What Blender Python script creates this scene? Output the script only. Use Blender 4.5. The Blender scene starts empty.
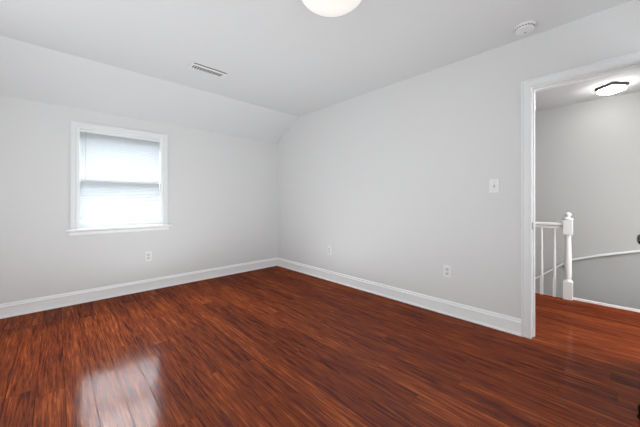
import bpy, bmesh, math
from mathutils import Vector, Matrix

# ------------------------------------------------------------------ camera, world, lights
scene = bpy.context.scene
COL = scene.collection
CAM_H, FPX, HORIZON = 1.11, 276.7, 201.5
cd = bpy.data.cameras.new('camera')
cam = bpy.data.objects.new('camera', cd)
COL.objects.link(cam)
cam.location = (0, 0, CAM_H)
cam.rotation_euler = (math.radians(90), 0, -math.radians(43.6556))
cd.sensor_width = 36.0
cd.lens = FPX / 640.0 * 36.0
cd.shift_y = -(213.5 - HORIZON) / 640.0
cd.clip_start = 0.02
scene.camera = cam

scene.view_settings.view_transform = 'Standard'
scene.view_settings.look = 'None'
scene.view_settings.exposure = 0.09
scene.view_settings.gamma = 1.0
scene.view_settings.use_curve_mapping = False

SKY, GROUND = 34.0, 1.2
world = bpy.data.worlds.new('World')
scene.world = world
world.use_nodes = True
nt = world.node_tree
bg = nt.nodes['Background']
tc = nt.nodes.new('ShaderNodeTexCoord')
sx = nt.nodes.new('ShaderNodeSeparateXYZ')
rp = nt.nodes.new('ShaderNodeValToRGB')
nt.links.new(tc.outputs['Generated'], sx.inputs[0])
nt.links.new(sx.outputs['Z'], rp.inputs[0])
rp.color_ramp.elements[0].position = 0.32
rp.color_ramp.elements[0].color = (GROUND / SKY, GROUND / SKY, GROUND / SKY, 1)
rp.color_ramp.elements[1].position = 0.42
rp.color_ramp.elements[1].color = (0.94, 0.97, 1.0, 1)
nt.links.new(rp.outputs[0], bg.inputs['Color'])
bg.inputs['Strength'].default_value = SKY


def area_light(name, loc, target, sx_, sy_, power, color=(1, 1, 1)):
    ld = bpy.data.lights.new(name, 'AREA')
    ld.shape = 'RECTANGLE'
    ld.size, ld.size_y, ld.energy, ld.color = sx_, sy_, power, color
    o = bpy.data.objects.new(name, ld)
    COL.objects.link(o)
    o.location = loc
    o.rotation_euler = (Vector(target) - Vector(loc)).to_track_quat('-Z', 'Y').to_euler()
    return o


# added unseen fill areas that brighten the room and hall
area_light('rear_fill', (0.9, -1.5, 1.05), (1.3, 3.0, 1.15), 2.6, 1.9, 34, (0.93, 0.985, 1.0))  # added fill at the rear wall, no window stands there
area_light('side_fill', (-0.84, 1.6, 1.12), (2.8, 1.7, 1.0), 2.8, 2.1, 23.5, (0.93, 0.985, 1.0))  # added fill along the left wall, which has no opening
area_light('upward_fill', (0.95, 2.1, 0.12), (0.97, 2.13, 2.45), 2.2, 2.4, 22, (0.89, 0.975, 1.0))  # added upward fill near the floor, evens out ceiling and walls
area_light('stair_landing_fill', (3.6, -1.25, 1.5), (3.6, 0.1, 0.5), 1.1, 1.6, 48, (0.98, 0.99, 0.99))  # added fill for the hall floor and ceiling, no window behind it

# ------------------------------------------------------------------ materials


def new_mat(name):
    m = bpy.data.materials.new(name)
    m.use_nodes = True
    return m, m.node_tree, m.node_tree.nodes['Principled BSDF']


def paint(name, color, rough=0.6, bump=0.0, scale=250.0, spec=0.3):
    m, t, p = new_mat(name)
    p.inputs['Base Color'].default_value = (*color, 1)
    p.inputs['Roughness'].default_value = rough
    p.inputs['Specular IOR Level'].default_value = spec
    n = t.nodes.new('ShaderNodeTexNoise')
    n.inputs['Scale'].default_value = scale
    c = t.nodes.new('ShaderNodeTexCoord')
    t.links.new(c.outputs['Object'], n.inputs['Vector'])
    if bump > 0:
        b = t.nodes.new('ShaderNodeBump')
        b.inputs['Strength'].default_value = bump
        b.inputs['Distance'].default_value = 0.002
        t.links.new(n.outputs['Fac'], b.inputs['Height'])
        t.links.new(b.outputs[0], p.inputs['Normal'])
    return m


def metal(name, color, rough):
    m, t, p = new_mat(name)
    p.inputs['Base Color'].default_value = (*color, 1)
    p.inputs['Metallic'].default_value = 1.0
    p.inputs['Roughness'].default_value = rough
    return m


def emissive(name, color, strength, base=(0.9, 0.9, 0.9), edge=None):
    m, t, p = new_mat(name)
    p.inputs['Base Color'].default_value = (*base, 1)
    p.inputs['Roughness'].default_value = 0.3
    p.inputs['Emission Color'].default_value = (*color, 1)
    p.inputs['Emission Strength'].default_value = strength
    return m


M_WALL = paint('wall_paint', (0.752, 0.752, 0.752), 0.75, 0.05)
M_CEIL = paint('ceiling_paint', (0.762, 0.777, 0.785), 0.85, 0.05)
M_TRIM = paint('trim_paint', (0.925, 0.94, 0.945), 0.32, 0.0, spec=0.45)
M_CASING = paint('casing_paint', (0.85, 0.86, 0.865), 0.4, 0.0, spec=0.35)
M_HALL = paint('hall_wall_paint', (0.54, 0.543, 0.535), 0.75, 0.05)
M_LOWER = paint('lower_wall_grey', (0.50, 0.502, 0.494), 0.6, 0.05)
M_PLASTIC = paint('white_plastic', (0.85, 0.85, 0.845), 0.35, 0.0, spec=0.5)
M_SOCKET = paint('socket_plastic', (0.68, 0.68, 0.67), 0.4, spec=0.4)
M_SLOT = paint('dark_slot', (0.03, 0.03, 0.03), 0.6)
M_GREY = paint('grey_plastic', (0.45, 0.45, 0.45), 0.5)
M_WAND = paint('clear_grey_plastic', (0.60, 0.61, 0.62), 0.3)
M_BLACK = paint('black_metal', (0.012, 0.012, 0.013), 0.4, spec=0.5)
M_RUBBER = paint('black_rubber', (0.006, 0.006, 0.006), 0.8, spec=0.1)
M_NICKEL = metal('dark_nickel', (0.12, 0.118, 0.115), 0.12)
M_STEEL = metal('strike_steel', (0.30, 0.29, 0.28), 0.3)
M_VINYL = paint('white_vinyl', (0.88, 0.89, 0.90), 0.35, spec=0.5)
M_DOME = emissive('dome_glass', (1.0, 0.955, 0.84), 0.38, (0.8, 0.8, 0.78))
M_LAMP = emissive('hall_diffuser', (1.0, 0.985, 0.96), 25.0)


def glass_mat():
    m, t, p = new_mat('window_glass')
    out = t.nodes['Material Output']
    tr = t.nodes.new('ShaderNodeBsdfTransparent')
    tr.inputs[0].default_value = (0.96, 0.98, 0.98, 1)
    gl = t.nodes.new('ShaderNodeBsdfGlossy')
    gl.inputs['Roughness'].default_value = 0.01
    mx = t.nodes.new('ShaderNodeMixShader')
    mx.inputs[0].default_value = 0.06
    t.links.new(tr.outputs[0], mx.inputs[1])
    t.links.new(gl.outputs[0], mx.inputs[2])
    t.links.new(mx.outputs[0], out.inputs['Surface'])
    return m


def slat_mat():
    m, t, p = new_mat('blind_vinyl')
    out = t.nodes['Material Output']
    df = t.nodes.new('ShaderNodeBsdfDiffuse')
    df.inputs[0].default_value = (0.66, 0.68, 0.70, 1)
    tl = t.nodes.new('ShaderNodeBsdfTranslucent')
    tl.inputs[0].default_value = (0.88, 0.92, 0.95, 1)
    mx = t.nodes.new('ShaderNodeMixShader')
    mx.inputs[0].default_value = 0.10
    t.links.new(df.outputs[0], mx.inputs[1])
    t.links.new(tl.outputs[0], mx.inputs[2])
    t.links.new(mx.outputs[0], out.inputs['Surface'])
    return m


M_GLASS = glass_mat()
M_SLAT = slat_mat()


def wood_floor():
    m, t, p = new_mat('streaked_wood_planks')
    N, L = t.nodes, t.links

    def math_(op, a, b=None, c=None):
        n = N.new('ShaderNodeMath')
        n.operation = op
        for i, v in enumerate((a, b, c)):
            if v is None:
                continue
            if isinstance(v, (int, float)):
                n.inputs[i].default_value = v
            else:
                L.new(v, n.inputs[i])
        return n.outputs[0]

    def comb(x, y, z=0.0):
        n = N.new('ShaderNodeCombineXYZ')
        for i, v in enumerate((x, y, z)):
            if isinstance(v, (int, float)):
                n.inputs[i].default_value = v
            else:
                L.new(v, n.inputs[i])
        return n.outputs[0]

    geo = N.new('ShaderNodeTexCoord')
    s = N.new('ShaderNodeSeparateXYZ')
    L.new(geo.outputs['Object'], s.inputs[0])
    X, Y = s.outputs['X'], s.outputs['Y']
    PW, PL = 0.1225, 1.22
    u = math_('DIVIDE', math_('SUBTRACT', X, 0.0375), PW)
    col = math_('FLOOR', u)
    fu = math_('SUBTRACT', u, col)
    wn = N.new('ShaderNodeTexWhiteNoise')
    wn.noise_dimensions = '1D'
    L.new(col, wn.inputs['W'])
    v = math_('ADD', math_('DIVIDE', Y, PL), wn.outputs['Value'])
    row = math_('FLOOR', v)
    fv = math_('SUBTRACT', v, row)
    wp = N.new('ShaderNodeTexWhiteNoise')
    wp.noise_dimensions = '2D'
    L.new(comb(col, row), wp.inputs['Vector'])
    sc = N.new('ShaderNodeSeparateColor')
    L.new(wp.outputs['Color'], sc.inputs[0])
    # grain coordinates, shifted plank by plank
    off = math_('MULTIPLY', sc.outputs[0], 37.0)
    off2 = math_('MULTIPLY', sc.outputs[1], 53.0)

    def grain(kx, ky, detail, rough, dist=0.0):
        n = N.new('ShaderNodeTexNoise')
        n.inputs['Scale'].default_value = 1.0
        n.inputs['Detail'].default_value = detail
        n.inputs['Roughness'].default_value = rough
        n.inputs['Distortion'].default_value = dist
        L.new(comb(math_('ADD', math_('MULTIPLY', X, kx), off), math_('ADD', math_('MULTIPLY', Y, ky), off2)), n.inputs['Vector'])
        return n.outputs['Fac']

    g1 = grain(70.0, 3.0, 4.0, 0.65, 0.5)
    g2 = grain(150.0, 6.0, 3.0, 0.65, 0.3)
    g3 = grain(22.0, 1.6, 3.0, 0.6, 0.5)
    mixg = math_('ADD', math_('ADD', math_('MULTIPLY', g1, 0.42), math_('MULTIPLY', g2, 0.36)), math_('MULTIPLY', g3, 0.22))
    mixg = math_('ADD', mixg, math_('MULTIPLY', math_('SUBTRACT', sc.outputs[2], 0.5), 0.07))
    ramp = N.new('ShaderNodeValToRGB')
    cr = ramp.color_ramp
    cr.elements[0].position, cr.elements[0].color = 0.40, WOOD[0]
    cr.elements[1].position, cr.elements[1].color = 0.62, WOOD[3]
    e = cr.elements.new(0.465); e.color = WOOD[1]
    e = cr.elements.new(0.545); e.color = WOOD[2]
    L.new(mixg, ramp.inputs[0])
    # seams
    eu = math_('MINIMUM', fu, math_('SUBTRACT', 1.0, fu))
    ev = math_('MINIMUM', fv, math_('SUBTRACT', 1.0, fv))
    su = math_('GREATER_THAN', math_('MULTIPLY', eu, PW), 0.0014)
    sv = math_('GREATER_THAN', math_('MULTIPLY', ev, PL), 0.0007)
    seam = math_('MULTIPLY', su, sv)
    mc = N.new('ShaderNodeMix')
    mc.data_type = 'RGBA'
    L.new(seam, mc.inputs['Factor'])
    mc.inputs[6].default_value = (0.035, 0.009, 0.005, 1)
    L.new(ramp.outputs[0], mc.inputs[7])
    # planks lie very slightly out of level with each other
    nx = math_('MULTIPLY', math_('SUBTRACT', sc.outputs[0], 0.5), 0.010)
    ny = math_('MULTIPLY', math_('SUBTRACT', sc.outputs[1], 0.5), 0.022)
    vn = N.new('ShaderNodeVectorMath')
    vn.operation = 'NORMALIZE'
    L.new(comb(nx, ny, 1.0), vn.inputs[0])
    bp = N.new('ShaderNodeBump')
    bp.inputs['Strength'].default_value = 0.08
    bp.inputs['Distance'].default_value = 0.001
    L.new(math_('MULTIPLY', g2, 1.0), bp.inputs['Height'])
    L.new(vn.outputs[0], bp.inputs['Normal'])
    df = N.new('ShaderNodeBsdfDiffuse')
    L.new(mc.outputs[2], df.inputs['Color'])
    gl = N.new('ShaderNodeBsdfGlossy')
    gl.inputs['Roughness'].default_value = 0.13
    gl.inputs['Color'].default_value = (1.0, 0.96, 0.96, 1)
    L.new(bp.outputs[0], gl.inputs['Normal'])
    mx = N.new('ShaderNodeMixShader')
    L.new(math_('MULTIPLY', seam, GLOSS), mx.inputs[0])
    L.new(df.outputs[0], mx.inputs[1])
    L.new(gl.outputs[0], mx.inputs[2])
    L.new(mx.outputs[0], N['Material Output'].inputs['Surface'])
    return m


GLOSS = 0.041
WOOD = [(0.056, 0.009, 0.003, 1), (0.140, 0.022, 0.005, 1), (0.220, 0.040, 0.007, 1), (0.37, 0.090, 0.020, 1)]
M_FLOOR = wood_floor()

# ------------------------------------------------------------------ mesh helpers


def link(name, bm, mat, parent=None, smooth=False, bevel=0.0, seg=2, loc=None):
    bmesh.ops.recalc_face_normals(bm, faces=bm.faces)
    me = bpy.data.meshes.new(name)
    bm.to_mesh(me)
    bm.free()
    me.materials.append(mat)
    if smooth:
        for p in me.polygons:
            p.use_smooth = True
    o = bpy.data.objects.new(name, me)
    COL.objects.link(o)
    if parent is not None:
        o.parent = parent
    if loc:
        o.location = loc
    if bevel > 0:
        b = o.modifiers.new('bevel', 'BEVEL')
        b.width, b.segments, b.limit_method, b.angle_limit = bevel, seg, 'ANGLE', math.radians(40)
    return o


def box(bm, x0, x1, y0, y1, z0, z1):
    vs = [bm.verts.new(p) for p in ((x0, y0, z0), (x1, y0, z0), (x1, y1, z0), (x0, y1, z0), (x0, y0, z1), (x1, y0, z1), (x1, y1, z1), (x0, y1, z1))]
    for f in ((0, 3, 2, 1), (4, 5, 6, 7), (0, 1, 5, 4), (1, 2, 6, 5), (2, 3, 7, 6), (3, 0, 4, 7)):
        bm.faces.new([vs[i] for i in f])
    return vs


def boxes(*bs):
    bm = bmesh.new()
    for b in bs:
        box(bm, *b)
    return bm


def prism(bm, prof, axis, a, b):
    """extrude a closed 2D profile along an axis: axis 'x' uses (y,z), 'y' uses (x,z), 'z' uses (x,y)"""
    def P(p, t):
        if axis == 'x': return (t, p[0], p[1])
        if axis == 'y': return (p[0], t, p[1])
        return (p[0], p[1], t)
    A = [bm.verts.new(P(p, a)) for p in prof]
    B = [bm.verts.new(P(p, b)) for p in prof]
    n = len(prof)
    bm.faces.new(A)
    bm.faces.new(B[::-1])
    for i in range(n):
        bm.faces.new((A[i], B[i], B[(i + 1) % n], A[(i + 1) % n]))


def lathe(bm, prof, n=32, c=(0, 0, 0), axis='z'):
    rings = []
    for r, h in prof:
        ring = []
        for i in range(n):
            a = 2 * math.pi * i / n
            x, y, z = r * math.cos(a), r * math.sin(a), h
            p = {'z': (x, y, z), 'y': (x, z, y), 'x': (z, x, y)}[axis]
            ring.append(bm.verts.new((c[0] + p[0], c[1] + p[1], c[2] + p[2])))
        rings.append(ring)
    for j in range(len(rings) - 1):
        for i in range(n):
            k = (i + 1) % n
            bm.faces.new((rings[j][i], rings[j][k], rings[j + 1][k], rings[j + 1][i]))
    bm.faces.new(rings[0][::-1])
    bm.faces.new(rings[-1])


def tube(bm, p0, p1, r, n=10):
    p0, p1 = Vector(p0), Vector(p1)
    q = (p1 - p0).to_track_quat('Z', 'Y')
    A, B = [], []
    for i in range(n):
        a = 2 * math.pi * i / n
        d = q @ Vector((r * math.cos(a), r * math.sin(a), 0))
        A.append(bm.verts.new(p0 + d))
        B.append(bm.verts.new(p1 + d))
    for i in range(n):
        k = (i + 1) % n
        bm.faces.new((A[i], A[k], B[k], B[i]))
    bm.faces.new(A[::-1])
    bm.faces.new(B)


def thing(name, loc, label=None, cat=None, group=None, kind=None, rz=0.0):
    o = bpy.data.objects.new(name, None)
    COL.objects.link(o)
    o.location = loc
    o.rotation_euler.z = rz
    o.empty_display_size = 0.1
    return tag(o, label, cat, group, kind)


def tag(o, label=None, cat=None, group=None, kind=None):
    if label: o['label'] = label
    if cat: o['category'] = cat
    if group: o['group'] = group
    if kind: o['kind'] = kind
    return o


def struct(name, bm, mat, label=None, cat=None, **k):
    return tag(link(name, bm, mat, **k), label, cat, kind='structure')


# ------------------------------------------------------------------ the setting
XL, XR, YB, YF, CH = -0.90, 2.786, 3.996, -1.60, 2.452
TH = 0.13                       # partition thickness
XH = XR + TH                    # hall face of the partition
DY0, DY1, DZ = -0.205, 0.437, 2.029   # doorway
XE, XF = 4.225, 5.149           # landing edge, far wall of the stairwell
YH0, YH1 = -1.60, 2.2
KZ, CY = 2.120, 3.40            # knee height, crease
WX0, WX1, WZ0, WZ1 = 0.164, 1.003, 0.812, 1.925

struct('floor', boxes((XL - .12, XE, YF - .12, YB + .16, -0.20, 0.0)), M_FLOOR,
       'dark red brown streaked wood plank floor running into the hall', 'floor')
bm = bmesh.new()
box(bm, XL - .12, XF + .12, YF - .12, CY, CH, CH + .1)
box(bm, XH, XF + .12, CY, YB, CH, CH + .1)
prism(bm, [(CY, CH), (YB + .16, KZ - (.16) * (CH - KZ) / (YB - CY)), (YB + .16, CH + .1), (CY, CH + .1)], 'x', XL - .12, XR + TH * .5)
struct('ceiling', bm, M_CEIL, 'white ceiling with a sloped section above the window wall', 'ceiling')

Y2 = YB + .16
struct('wall_back', boxes((XL - .12, WX0 - .012, YB, Y2, 0, CH), (WX1 + .012, XR + TH, YB, Y2, 0, CH),
                          (WX0 - .012, WX1 + .012, YB, Y2, 0, WZ0 - .03), (WX0 - .012, WX1 + .012, YB, Y2, WZ1 + .012, CH)), M_WALL,
       'pale grey knee wall with the window', 'wall')
J = 0.02
struct('wall_right', boxes((XR, XH, DY1 + J, YB, 0, CH), (XR, XH, YF - .12, DY0 - J, 0, CH), (XR, XH, DY0 - J, DY1 + J, DZ + J, CH)), M_WALL,
       'pale grey long wall with the doorway', 'wall')
struct('wall_left', boxes((XL - .12, XL, YF - .12, YB, 0, CH)), M_WALL, 'pale grey side wall', 'wall')
struct('wall_rear', boxes((XL, XR, YF - .12, YF, 0, CH)), M_WALL, 'pale grey wall behind the camera', 'wall')
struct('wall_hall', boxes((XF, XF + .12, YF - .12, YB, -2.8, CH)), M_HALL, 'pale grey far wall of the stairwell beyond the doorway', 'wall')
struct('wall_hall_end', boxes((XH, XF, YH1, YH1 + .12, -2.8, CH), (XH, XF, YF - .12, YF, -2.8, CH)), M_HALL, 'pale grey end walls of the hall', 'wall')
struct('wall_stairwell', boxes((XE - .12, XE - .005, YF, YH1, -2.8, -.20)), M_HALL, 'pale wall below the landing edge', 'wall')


# baseboards: moulded profile (distance from wall, height)
BP = [(0, 0), (.020, 0), (.020, .012), (.014, .020), (.014, .100), (.019, .104), (.018, .109), (.011, .114), (.010, .128), (.005, .136), (0, .137)]
bm = bmesh.new()
prism(bm, [(YB - d, z) for d, z in BP], 'x', XL, XR)
struct('baseboard_back', bm, M_TRIM, 'white moulded baseboard under the window wall', 'baseboard')
bm = bmesh.new()
prism(bm, [(XR - d, z) for d, z in BP], 'y', DY1 + .068, YB)
struct('baseboard_right', bm, M_TRIM, 'white moulded baseboard along the long wall', 'baseboard')
bm = bmesh.new()
prism(bm, [(XR - d, z) for d, z in BP], 'y', YF, DY0 - .068)
prism(bm, [(XL + d, z) for d, z in BP], 'y', YF, YB)
struct('baseboard_left', bm, M_TRIM, 'white moulded baseboard on the unseen side', 'baseboard')
bm = bmesh.new()
prism(bm, [(XH + d, z) for d, z in BP], 'y', DY1 + .068, YH1)
struct('baseboard_hall', bm, M_TRIM, 'white moulded baseboard in the hall', 'baseboard')

# landing edge strip
struct('trim_1', boxes((XE, XE + .018, YF, .32, -.20, .024), (XE, XE + .018, .32, YH1, -.20, .0)), M_TRIM,
       'narrow white strip along the landing edge in the hall', 'trim', bevel=.003)

# ------------------------------------------------------------------ doorway
dr = thing('door_1', (XR, DY1, 0), 'white doorway casing and opened door beside the long wall', 'door', kind='structure')


def rel(bm, root):
    bmesh.ops.translate(bm, verts=bm.verts, vec=-Vector(root.location))
    return bm


def casing(x, s):
    """profiled flat casing on wall face x, s = -1 room side / +1 hall side"""
    bm = bmesh.new()
    W = .065
    prof = [(0, 0), (.011, 0), (.012, .010), (.009, .014), (.010, .046), (.016, .052), (.018, W - .006), (.016, W), (0, W)]
    r = -0.004
    a = [(x + s * d, DY1 - r * -1 + w) for d, w in prof]
    # mitred ring round the opening
    bm2 = bmesh.new()
    n = len(prof)
    rows = []
    for (ey, ez, sy, sz) in ((DY1 + .004, 0, 1, 0), (DY1 + .004, DZ + .004, 1, 1), (DY0 - .004, DZ + .004, -1, 1), (DY0 - .004, 0, -1, 0)):
        rows.append([bm2.verts.new((x + s * d, ey + sy * w, ez + sz * w)) for d, w in prof])
    for j in range(3):
        for i in range(n):
            k = (i + 1) % n
            bm2.faces.new((rows[j][i], rows[j][k], rows[j + 1][k], rows[j + 1][i]))
    bm2.faces.new(rows[0])
    bm2.faces.new(rows[-1][::-1])
    bm.free()
    return bm2


link('door_casing', rel(casing(XR, -1), dr), M_CASING, dr)
link('door_casing', rel(casing(XH, 1), dr), M_TRIM, dr)
link('door_jamb', rel(boxes((XR, XH, DY1, DY1 + J, 0, DZ + J), (XR, XH, DY0 - J, DY0, 0, DZ + J), (XR, XH, DY0, DY1, DZ, DZ + J)), dr), M_TRIM, dr)
link('door_stop_moulding', rel(boxes((XR + .042, XR + .078, DY1 - .011, DY1, 0, DZ - .011), (XR + .042, XR + .078, DY0, DY0 + .011, 0, DZ - .011),
                            (XR + .042, XR + .078, DY0, DY1, DZ - .011, DZ)), dr), M_TRIM, dr, bevel=.002)
link('strike_plate', rel(boxes((XR + .004, XR + .032, DY1 - .0025, DY1, .882, .940)), dr), M_STEEL, dr, bevel=.001)
# the door leaf, opened square to the wall just beyond the frame's edge
LY1 = -0.157
LX0 = XR - .645
bm = bmesh.new()
box(bm, LX0, XR - .006, LY1 - .035, LY1, .012, DZ - .004)
leaf = link('door_leaf', rel(bm, dr), M_TRIM, dr, bevel=.002)
bm = bmesh.new()
for z0, z1 in ((.20, .92), (1.06, 1.86)):
    for x0, x1 in ((LX0 + .10, LX0 + .29), (LX0 + .355, LX0 + .545)):
        for f in (LY1, LY1 - .035):
            s = 1 if f == LY1 else -1
            for b in ((x0, x1, z0, z0 + .012), (x0, x1, z1 - .012, z1), (x0, x0 + .012, z0, z1), (x1 - .012, x1, z0, z1)):
                ys = sorted((f, f + s * .005))
                box(bm, b[0], b[1], ys[0], ys[1], b[2], b[3])
pm = link('panel_moulding', rel(bm, dr), M_TRIM, leaf)
KX, KZ_ = LX0 + .06, .913
for s, f in ((1, LY1), (-1, LY1 - .035)):
    bm = bmesh.new()
    prof = [(.032, 0), (.032, .004), (.026, .008), (.011, .010), (.010, .022), (.016, .027), (.0255, .036), (.0275, .046), (.024, .055), (.014, .060), (.003, .061)]
    lathe(bm, [(r, s * h) for r, h in prof], 32, (KX, f, KZ_), 'y')
    kb = link('door_knob', rel(bm, dr), M_NICKEL, leaf, smooth=True)
    kb['label'] = 'dark metal round knob'

# ------------------------------------------------------------------ window
win = thing('window_1', ((WX0 + WX1) / 2, YB, WZ0), 'white double hung window in the knee wall', 'window', kind='structure')


def wcasing():
    bm2 = bmesh.new()
    W = .054
    prof = [(0, 0), (.013, 0), (.014, .008), (.010, .012), (.011, .046), (.017, .052), (.019, W - .006), (.017, W), (0, W)]
    n = len(prof)
    rows = []
    for (ex, ez, sx_, sz) in ((WX0, WZ0, -1, 0), (WX0, WZ1, -1, 1), (WX1, WZ1, 1, 1), (WX1, WZ0, 1, 0)):
        rows.append([bm2.verts.new((ex + sx_ * w, YB - d, ez + sz * w)) for d, w in prof])
    for j in range(3):
        for i in range(n):
            k = (i + 1) % n
            bm2.faces.new((rows[j][i], rows[j][k], rows[j + 1][k], rows[j + 1][i]))
    bm2.faces.new(rows[0])
    bm2.faces.new(rows[-1][::-1])
    return bm2


link('window_casing', rel(wcasing(), win), M_CASING, win)
link('window_jamb', rel(boxes((WX0 - .012, WX0, YB, Y2, WZ0, WZ1 + .012), (WX1, WX1 + .012, YB, Y2, WZ0, WZ1 + .012), (WX0, WX1, YB, Y2, WZ1, WZ1 + .012)), win), M_TRIM, win)
link('blind_stop', rel(boxes((WX0, WX0 + .024, YB + .003, YB + .012, WZ0, WZ1), (WX1 - .030, WX1, YB + .003, YB + .012, WZ0, WZ1),
                             (WX0 + .024, WX1 - .030, YB + .003, YB + .012, WZ1 - .014, WZ1)), win), M_TRIM, win)
bm = bmesh.new()
prism(bm, [(YB - .048, WZ0 - .024), (YB - .052, WZ0 - .014), (YB - .048, WZ0 - .003), (YB - .042, WZ0), (YB + .001, WZ0), (YB + .001, WZ0 - .026), (YB - .042, WZ0 - .026)], 'x', WX0 - .092, WX1 + .108)
box(bm, WX0 - .012, WX1 + .012, YB, Y2 + .03, WZ0 - .02, WZ0)
link('window_stool', rel(bm, win), M_TRIM, win, bevel=.002)
bm = bmesh.new()
prism(bm, [(YB, WZ0 - .02), (YB - .020, WZ0 - .02), (YB - .018, WZ0 - .030), (YB - .012, WZ0 - .036), (YB - .012, WZ0 - .062), (YB - .006, WZ0 - .072), (YB, WZ0 - .072)], 'x', WX0 - .066, WX1 + .066)
link('window_apron', rel(bm, win), M_TRIM, win)
MR = 1.376


def sash(name, y0, y1, z0, z1, st, b, t_):
    o = link(name, rel(boxes((WX0 + .004, WX0 + .004 + st, y0, y1, z0, z1), (WX1 - .004 - st, WX1 - .004, y0, y1, z0, z1),
                             (WX0 + .004 + st, WX1 - .004 - st, y0, y1, z0, z0 + b), (WX0 + .004 + st, WX1 - .004 - st, y0, y1, z1 - t_, z1)), win), M_VINYL, win, bevel=.002)
    ym = (y0 + y1) / 2
    g = link('window_pane', rel(boxes((WX0 + .004 + st, WX1 - .004 - st, ym - .002, ym + .002, z0 + b, z1 - t_)), win), M_GLASS, o)
    return o


sash('lower_sash', YB + .052, YB + .080, WZ0 + .002, MR + .014,   .038, .070, .024)
sash('upper_sash', YB + .084, YB + .112, MR - .016, WZ1 - .002, .038, .030, .040)

# mini blind
bl = thing('mini_blind', ((WX0 + WX1) / 2, YB + .025, WZ1), 'white slatted mini blind lowered over the double hung window', 'window blind')
BX0, BX1, BY = WX0 + .027, WX1 - .033, YB + .030
link('head_rail', rel(boxes((BX0 - .004, BX1 + .004, BY - .013, BY + .013, WZ1 - .046, WZ1 - .025)), bl), M_VINYL, bl, bevel=.002)
PITCH, SW, TILT = .0180, .025, math.radians(SLAT_TILT if 'SLAT_TILT' in globals() else 55)
bm = bmesh.new()
z = WZ1 - .057
zbot = WZ0 + .070
zs = []
while z > zbot:
    zs.append(z)
    c, s = math.cos(TILT), math.sin(TILT)
    pts = []
    for i in range(5):
        a = -SW / 2 + SW * i / 4
        crown = .0022 * (1 - (2 * a / SW) ** 2)
        pts.append((BY + a * c - crown * s, z + a * s + crown * c))
    th = .0003
    prof = [(y, q) for y, q in pts] + [(y + th * s, q - th * c) for y, q in pts[::-1]]
    prism(bm, prof, 'x', BX0, BX1)
    z -= PITCH
link('slats', rel(bm, bl), M_SLAT, bl)
zr = zs[-1] - .020
link('bottom_rail', rel(boxes((BX0, BX1, BY - .012, BY + .012, zr - .007, zr + .005)), bl), M_VINYL, bl, bevel=.002)
for x in (BX0 + .12, (BX0 + BX1) / 2, BX1 - .12):
    bm = bmesh.new()
    tube(bm, (x, BY - .0145, WZ1 - .03), (x, BY - .0145, zr), .0006, 6)
    tube(bm, (x, BY + .0145, WZ1 - .03), (x, BY + .0145, zr), .0006, 6)
    link('ladder_cord', rel(bm, bl), M_VINYL, bl)
bm = bmesh.new()
tube(bm, (BX0 + .048, BY - .020, WZ1 - .038), (BX0 + .048, BY - .020, 1.350), .0030, 8)
tube(bm, (BX0 + .048, BY - .013, WZ1 - .036), (BX0 + .048, BY - .022, WZ1 - .036), .002, 6)
wd = link('tilt_wand', rel(bm, bl), M_WAND, bl)
wd['label'] = 'grey clear tilt wand'

# ------------------------------------------------------------------ wall plates


def outlet(x, y, z, rz, label, scale=1.0):
    t = thing('wall_outlet', (x, y, z), label, 'outlet', 'duplex outlets', rz=rz)
    bm = boxes((-.036, .036, -.008, 0, -.060, .060))
    link('cover_plate', bm, M_PLASTIC, t, bevel=.003)
    for s in (1, -1):
        bm = boxes((-.0165, .0165, -.0100, -.004, s * .0205 - .0135, s * .0205 + .0135))
        so = link('socket', bm, M_SOCKET, t, bevel=.004)
        bm = boxes((-.0085, -.0060, -.0107, -.0097, s * .0205 - .003, s * .0205 + .006), (.0060, .0085, -.0107, -.0097, s * .0205 - .003, s * .0205 + .005),
                   (-.0025, .0025, -.0107, -.0097, s * .0205 - .010, s * .0205 - .006))
        link('slots', bm, M_SLOT, so)
    bm = bmesh.new()
    lathe(bm, [(.003, -.0090), (.003, -.005)], 10, (0, 0, 0), 'y')
    link('screw', bm, M_GREY, t)
    return t


outlet(XR, 1.104, .424, -math.pi / 2, 'white duplex outlet on the long wall nearest the doorway')
outlet(XR, 2.722, .424, -math.pi / 2, 'white duplex outlet low on the long wall near the corner')
outlet(.837, YB, .424, 0, 'white duplex outlet under the window, above the back baseboard')

sw = thing('light_switch', (XR, .701, 1.247), 'white toggle light switch beside the door casing', 'light switch', rz=-math.pi / 2)
link('cover_plate', boxes((-.040, .040, -.007, 0, -.063, .063)), M_PLASTIC, sw, bevel=.004)
bm = bmesh.new()
box(bm, -.0055, .0055, -.0085, -.005, -.012, .012)
link('toggle_frame', bm, M_GREY, sw)
bm = bmesh.new()
prism(bm, [(-.006, -.006), (-.019, .006), (-.018, .011), (-.006, .006)], 'x', -.0035, .0035)
link('toggle', bm, M_PLASTIC, sw)
for s in (1, -1):
    bm = bmesh.new()
    lathe(bm, [(.003, -.008), (.003, -.006)], 10, (0, 0, s * .030), 'y')
    link('screw', bm, M_GREY, sw)

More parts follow.
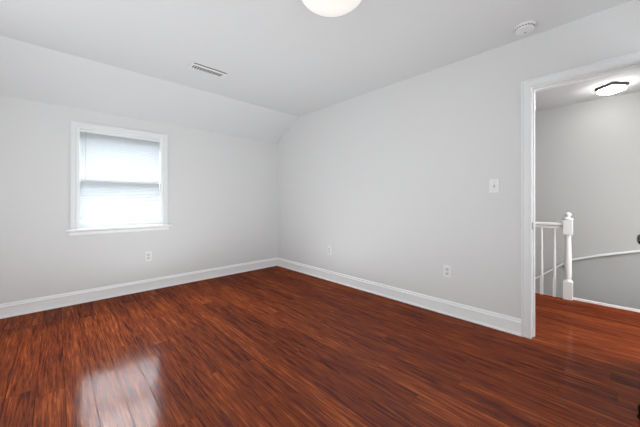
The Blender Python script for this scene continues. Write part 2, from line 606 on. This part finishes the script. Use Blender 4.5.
# ------------------------------------------------------------------ ceiling things
v = thing('air_vent', (1.128, 2.832, CH), 'white ceiling air register with dark louvre gaps', 'air vent')
VL, VW = .355, .150
HL, H0, H1 = .150, -.014, .056
bm = bmesh.new()
box(bm, -VL / 2, VL / 2, -VW / 2 - .01, H0, -.007, 0)
box(bm, -VL / 2, VL / 2, H1, VW / 2, -.007, 0)
box(bm, -VL / 2, -HL, H0, H1, -.007, 0)
box(bm, HL, VL / 2, H0, H1, -.007, 0)
link('frame', bm, M_PLASTIC, v, bevel=.003)
link('duct_opening', boxes((-HL, HL, H0, H1, -.0012, -.0004)), M_SLOT, v)
bm = bmesh.new()
n = 12
for i in range(n):
    x = -HL + (i + .5) * 2 * HL / n
    prism(bm, [(x - .0045, -.0080), (x + .0045, -.0092), (x + .0045, -.0104), (x - .0045, -.0092)], 'y', H0, H1)
link('louvres', bm, M_PLASTIC, v)
link('damper_slot', boxes((-VL / 2 + .012, VL / 2 - .012, -.076, -.060, -.0078, -.0069)), M_SLOT, v)

sd = thing('smoke_detector', (2.600, .452, CH), 'round white smoke detector on the ceiling above the doorway', 'smoke detector')
bm = bmesh.new()
lathe(bm, [(.070, 0), (.070, -.008), (.066, -.010), (.066, -.014), (.064, -.016)], 40)
link('base', bm, M_PLASTIC, sd)
bm = bmesh.new()
lathe(bm, [(.058, -.012), (.060, -.020), (.062, -.028), (.056, -.034), (.030, -.037), (.004, -.038)], 40)
link('cover', bm, M_PLASTIC, sd, smooth=False)
bm = bmesh.new()
for i in range(20):
    a = 2 * math.pi * i / 20
    c, s = math.cos(a), math.sin(a)
    vs = box(bm, .0585, .0625, -.005, .005, -.0200, -.0155)
    bmesh.ops.rotate(bm, verts=vs, cent=(0, 0, 0), matrix=Matrix.Rotation(a, 3, 'Z'))
link('vent_slots', bm, M_SLOT, sd)
bm = bmesh.new()
lathe(bm, [(.008, -.036), (.008, -.0395), (.006, -.0402)], 16, (.022, 0, 0))
link('test_button', bm, M_GREY, sd)

cl = thing('ceiling_light', (1.255, 1.205, CH), 'round white glass dome ceiling light in the middle of the bedroom', 'ceiling light')
bm = bmesh.new()
lathe(bm, [(.150, 0), (.150, -.022), (.145, -.026)], 48)
link('mounting_pan', bm, M_PLASTIC, cl)
bm = bmesh.new()
R, D = .205, .085
prof = [(R * .96, -.016), (R, -.022)]
for i in range(1, 12):
    a = math.pi / 2 * i / 11.3
    prof.append((R * math.cos(a), -.022 - D * math.sin(a)))
lathe(bm, prof, 64)
link('glass_shade', bm, M_DOME, cl, smooth=True)

hl = thing('ceiling_light', (4.65, -.012, CH), 'black framed square flush ceiling light glowing over the stair landing', 'ceiling light', rz=math.radians(48))
S = .094
bm = boxes((-S - .004, S + .004, -S - .004, S + .004, -.030, 0))
link('frame', bm, M_BLACK, hl, bevel=.002)
bm = boxes((-S + .004, S - .004, -S + .004, S - .004, -.076, -.028))
link('diffuser', bm, M_LAMP, hl, bevel=.018, seg=4)

# ------------------------------------------------------------------ stair railing
NX, NY = XE - .012, .33
rl = thing('stair_railing', (NX, NY, 0), 'white balustrade with turned newel post at the top of the stairs', 'stair railing')
bm = bmesh.new()
h = .040
box(bm, NX - h, NX + h, NY - h, NY + h, 0, .205)
box(bm, NX - h, NX + h, NY - h, NY + h, .735, .900)
prof4 = [(h * .98, .205), (.033, .222), (.027, .228), (.026, .235), (.031, .243), (.0335, .30), (.0325, .50), (.028, .66), (.026, .705), (.031, .712), (.031, .720), (.027, .726), (h * .98, .735)]
lathe(bm, [(r, z) for r, z in prof4], 24, (NX, NY, 0))
np_ = link('newel_post', rel(bm, rl), M_TRIM, rl, bevel=.002)
bm = bmesh.new()
lathe(bm, [(.042, .900), (.050, .906), (.048, .914), (.030, .924), (.017, .932), (.015, .938), (.023, .944), (.029, .954), (.031, .965), (.027, .976), (.016, .985), (.003, .988)], 28, (NX, NY, 0))
link('ball_finial', rel(bm, rl), M_TRIM, np_, smooth=True)
bm = bmesh.new()
prism(bm, [(NX - .016, .800), (NX + .016, .800), (NX + .018, .825), (NX + .030, .838), (NX + .028, .856), (NX + .012, .864), (NX - .012, .864), (NX - .028, .856), (NX - .030, .838), (NX - .018, .825)], 'y', NY + h - .002, YH1)
link('handrail', rel(bm, rl), M_TRIM, rl)
y = NY + .118
k = 0
while y < 1.2:
    bm = bmesh.new()
    q = .0145
    box(bm, NX - q, NX + q, y - q, y + q, 0, .22)
    lathe(bm, [(q, .22), (.0135, .235), (.0130, .24), (.0150, .25), (.0150, .30), (.0125, .62), (.0105, .801)], 14, (NX, y, 0))
    link('baluster', rel(bm, rl), M_TRIM, rl)
    y += .118

# wall handrail following the stairs
hr = thing('wall_handrail', (XF, .36, .30), 'white handrail running down the stairwell wall', 'handrail')
bm = bmesh.new()
path = [(-1.2, .80), (-.60, .62), (-.25, .513), (.09, .412), (.36, .312), (.403, .285), (.757, -.024), (1.7, -.86)]
rows = []
HX = XF - .042
prof = [(-.016, -.012), (.016, -.012), (.019, .000), (.013, .013), (-.013, .013), (-.019, .000)]
for (yy, zz) in path:
    rows.append([bm.verts.new((HX + a, yy, zz + b)) for a, b in prof])
for j in range(len(rows) - 1):
    for i in range(6):
        kk = (i + 1) % 6
        bm.faces.new((rows[j][i], rows[j][kk], rows[j + 1][kk], rows[j + 1][i]))
bm.faces.new(rows[0])
bm.faces.new(rows[-1][::-1])
link('rail', rel(bm, hr), M_TRIM, hr, bevel=.003)
for (yy, zz) in ((.43, .262), (-.9, .71), (1.4, -.595)):
    bm = bmesh.new()
    tube(bm, (HX, yy, zz - .012), (HX, yy, zz - .055), .006)
    tube(bm, (HX, yy, zz - .055), (XF, yy, zz - .070), .006)
    lathe(bm, [(.025, 0), (.025, -.005)], 16, (XF, yy, zz - .070), 'x')
    b = link('bracket', rel(bm, hr), M_STEEL, hr)
    b['label'] = 'dark metal bracket'

# thin sheet in a darker grey below the handrail
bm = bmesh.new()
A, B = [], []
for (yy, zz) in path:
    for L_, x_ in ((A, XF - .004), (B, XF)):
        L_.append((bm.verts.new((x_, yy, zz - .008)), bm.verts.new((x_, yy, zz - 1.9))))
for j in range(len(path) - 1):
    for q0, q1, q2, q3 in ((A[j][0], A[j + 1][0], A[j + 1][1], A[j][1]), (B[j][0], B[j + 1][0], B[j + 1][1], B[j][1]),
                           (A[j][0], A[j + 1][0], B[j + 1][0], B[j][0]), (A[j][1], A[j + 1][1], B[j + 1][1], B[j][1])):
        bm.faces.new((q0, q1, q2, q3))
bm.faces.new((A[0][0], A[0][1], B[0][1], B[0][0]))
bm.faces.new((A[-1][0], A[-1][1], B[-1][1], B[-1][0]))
struct('trim_2', bm, M_LOWER, 'darker grey lower wall below the stairwell handrail', 'wall')

# stairs going down (winder treads, then the flight)
bm = bmesh.new()
box(bm, XE + .018, XF, YF, -.9, -.40, -.20)
for i, (y0, y1) in enumerate(((-.9, -.55), (-.55, -.2), (-.2, .1), (.1, .35))):
    box(bm, XE + .018, XF, y0, y1, -.42 - .19 * i - .2, -.40 - .19 * i)
for i in range(6):
    box(bm, XE + .018, XF, .35 + .26 * i, .61 + .26 * i, -1.36 - .19 * i, -1.16 - .19 * i)
struct('staircase', bm, M_FLOOR, 'wooden stairs going down beside the landing', 'stairs')

# black door bumper standing on the bedroom floor
ds = thing('door_bumper', (2.170, -.127, 0), 'small black door bumper standing on the floor at the right edge', 'door stop')
bm = bmesh.new()
lathe(bm, [(.030, 0), (.030, .006), (.027, .010), (.026, .030)], 28)
link('base', bm, M_RUBBER, ds)
bm = bmesh.new()
lathe(bm, [(.020, .030), (.027, .034), (.029, .048), (.026, .062), (.016, .069), (.003, .071)], 28)
link('rubber_head', bm, M_RUBBER, ds, smooth=True)
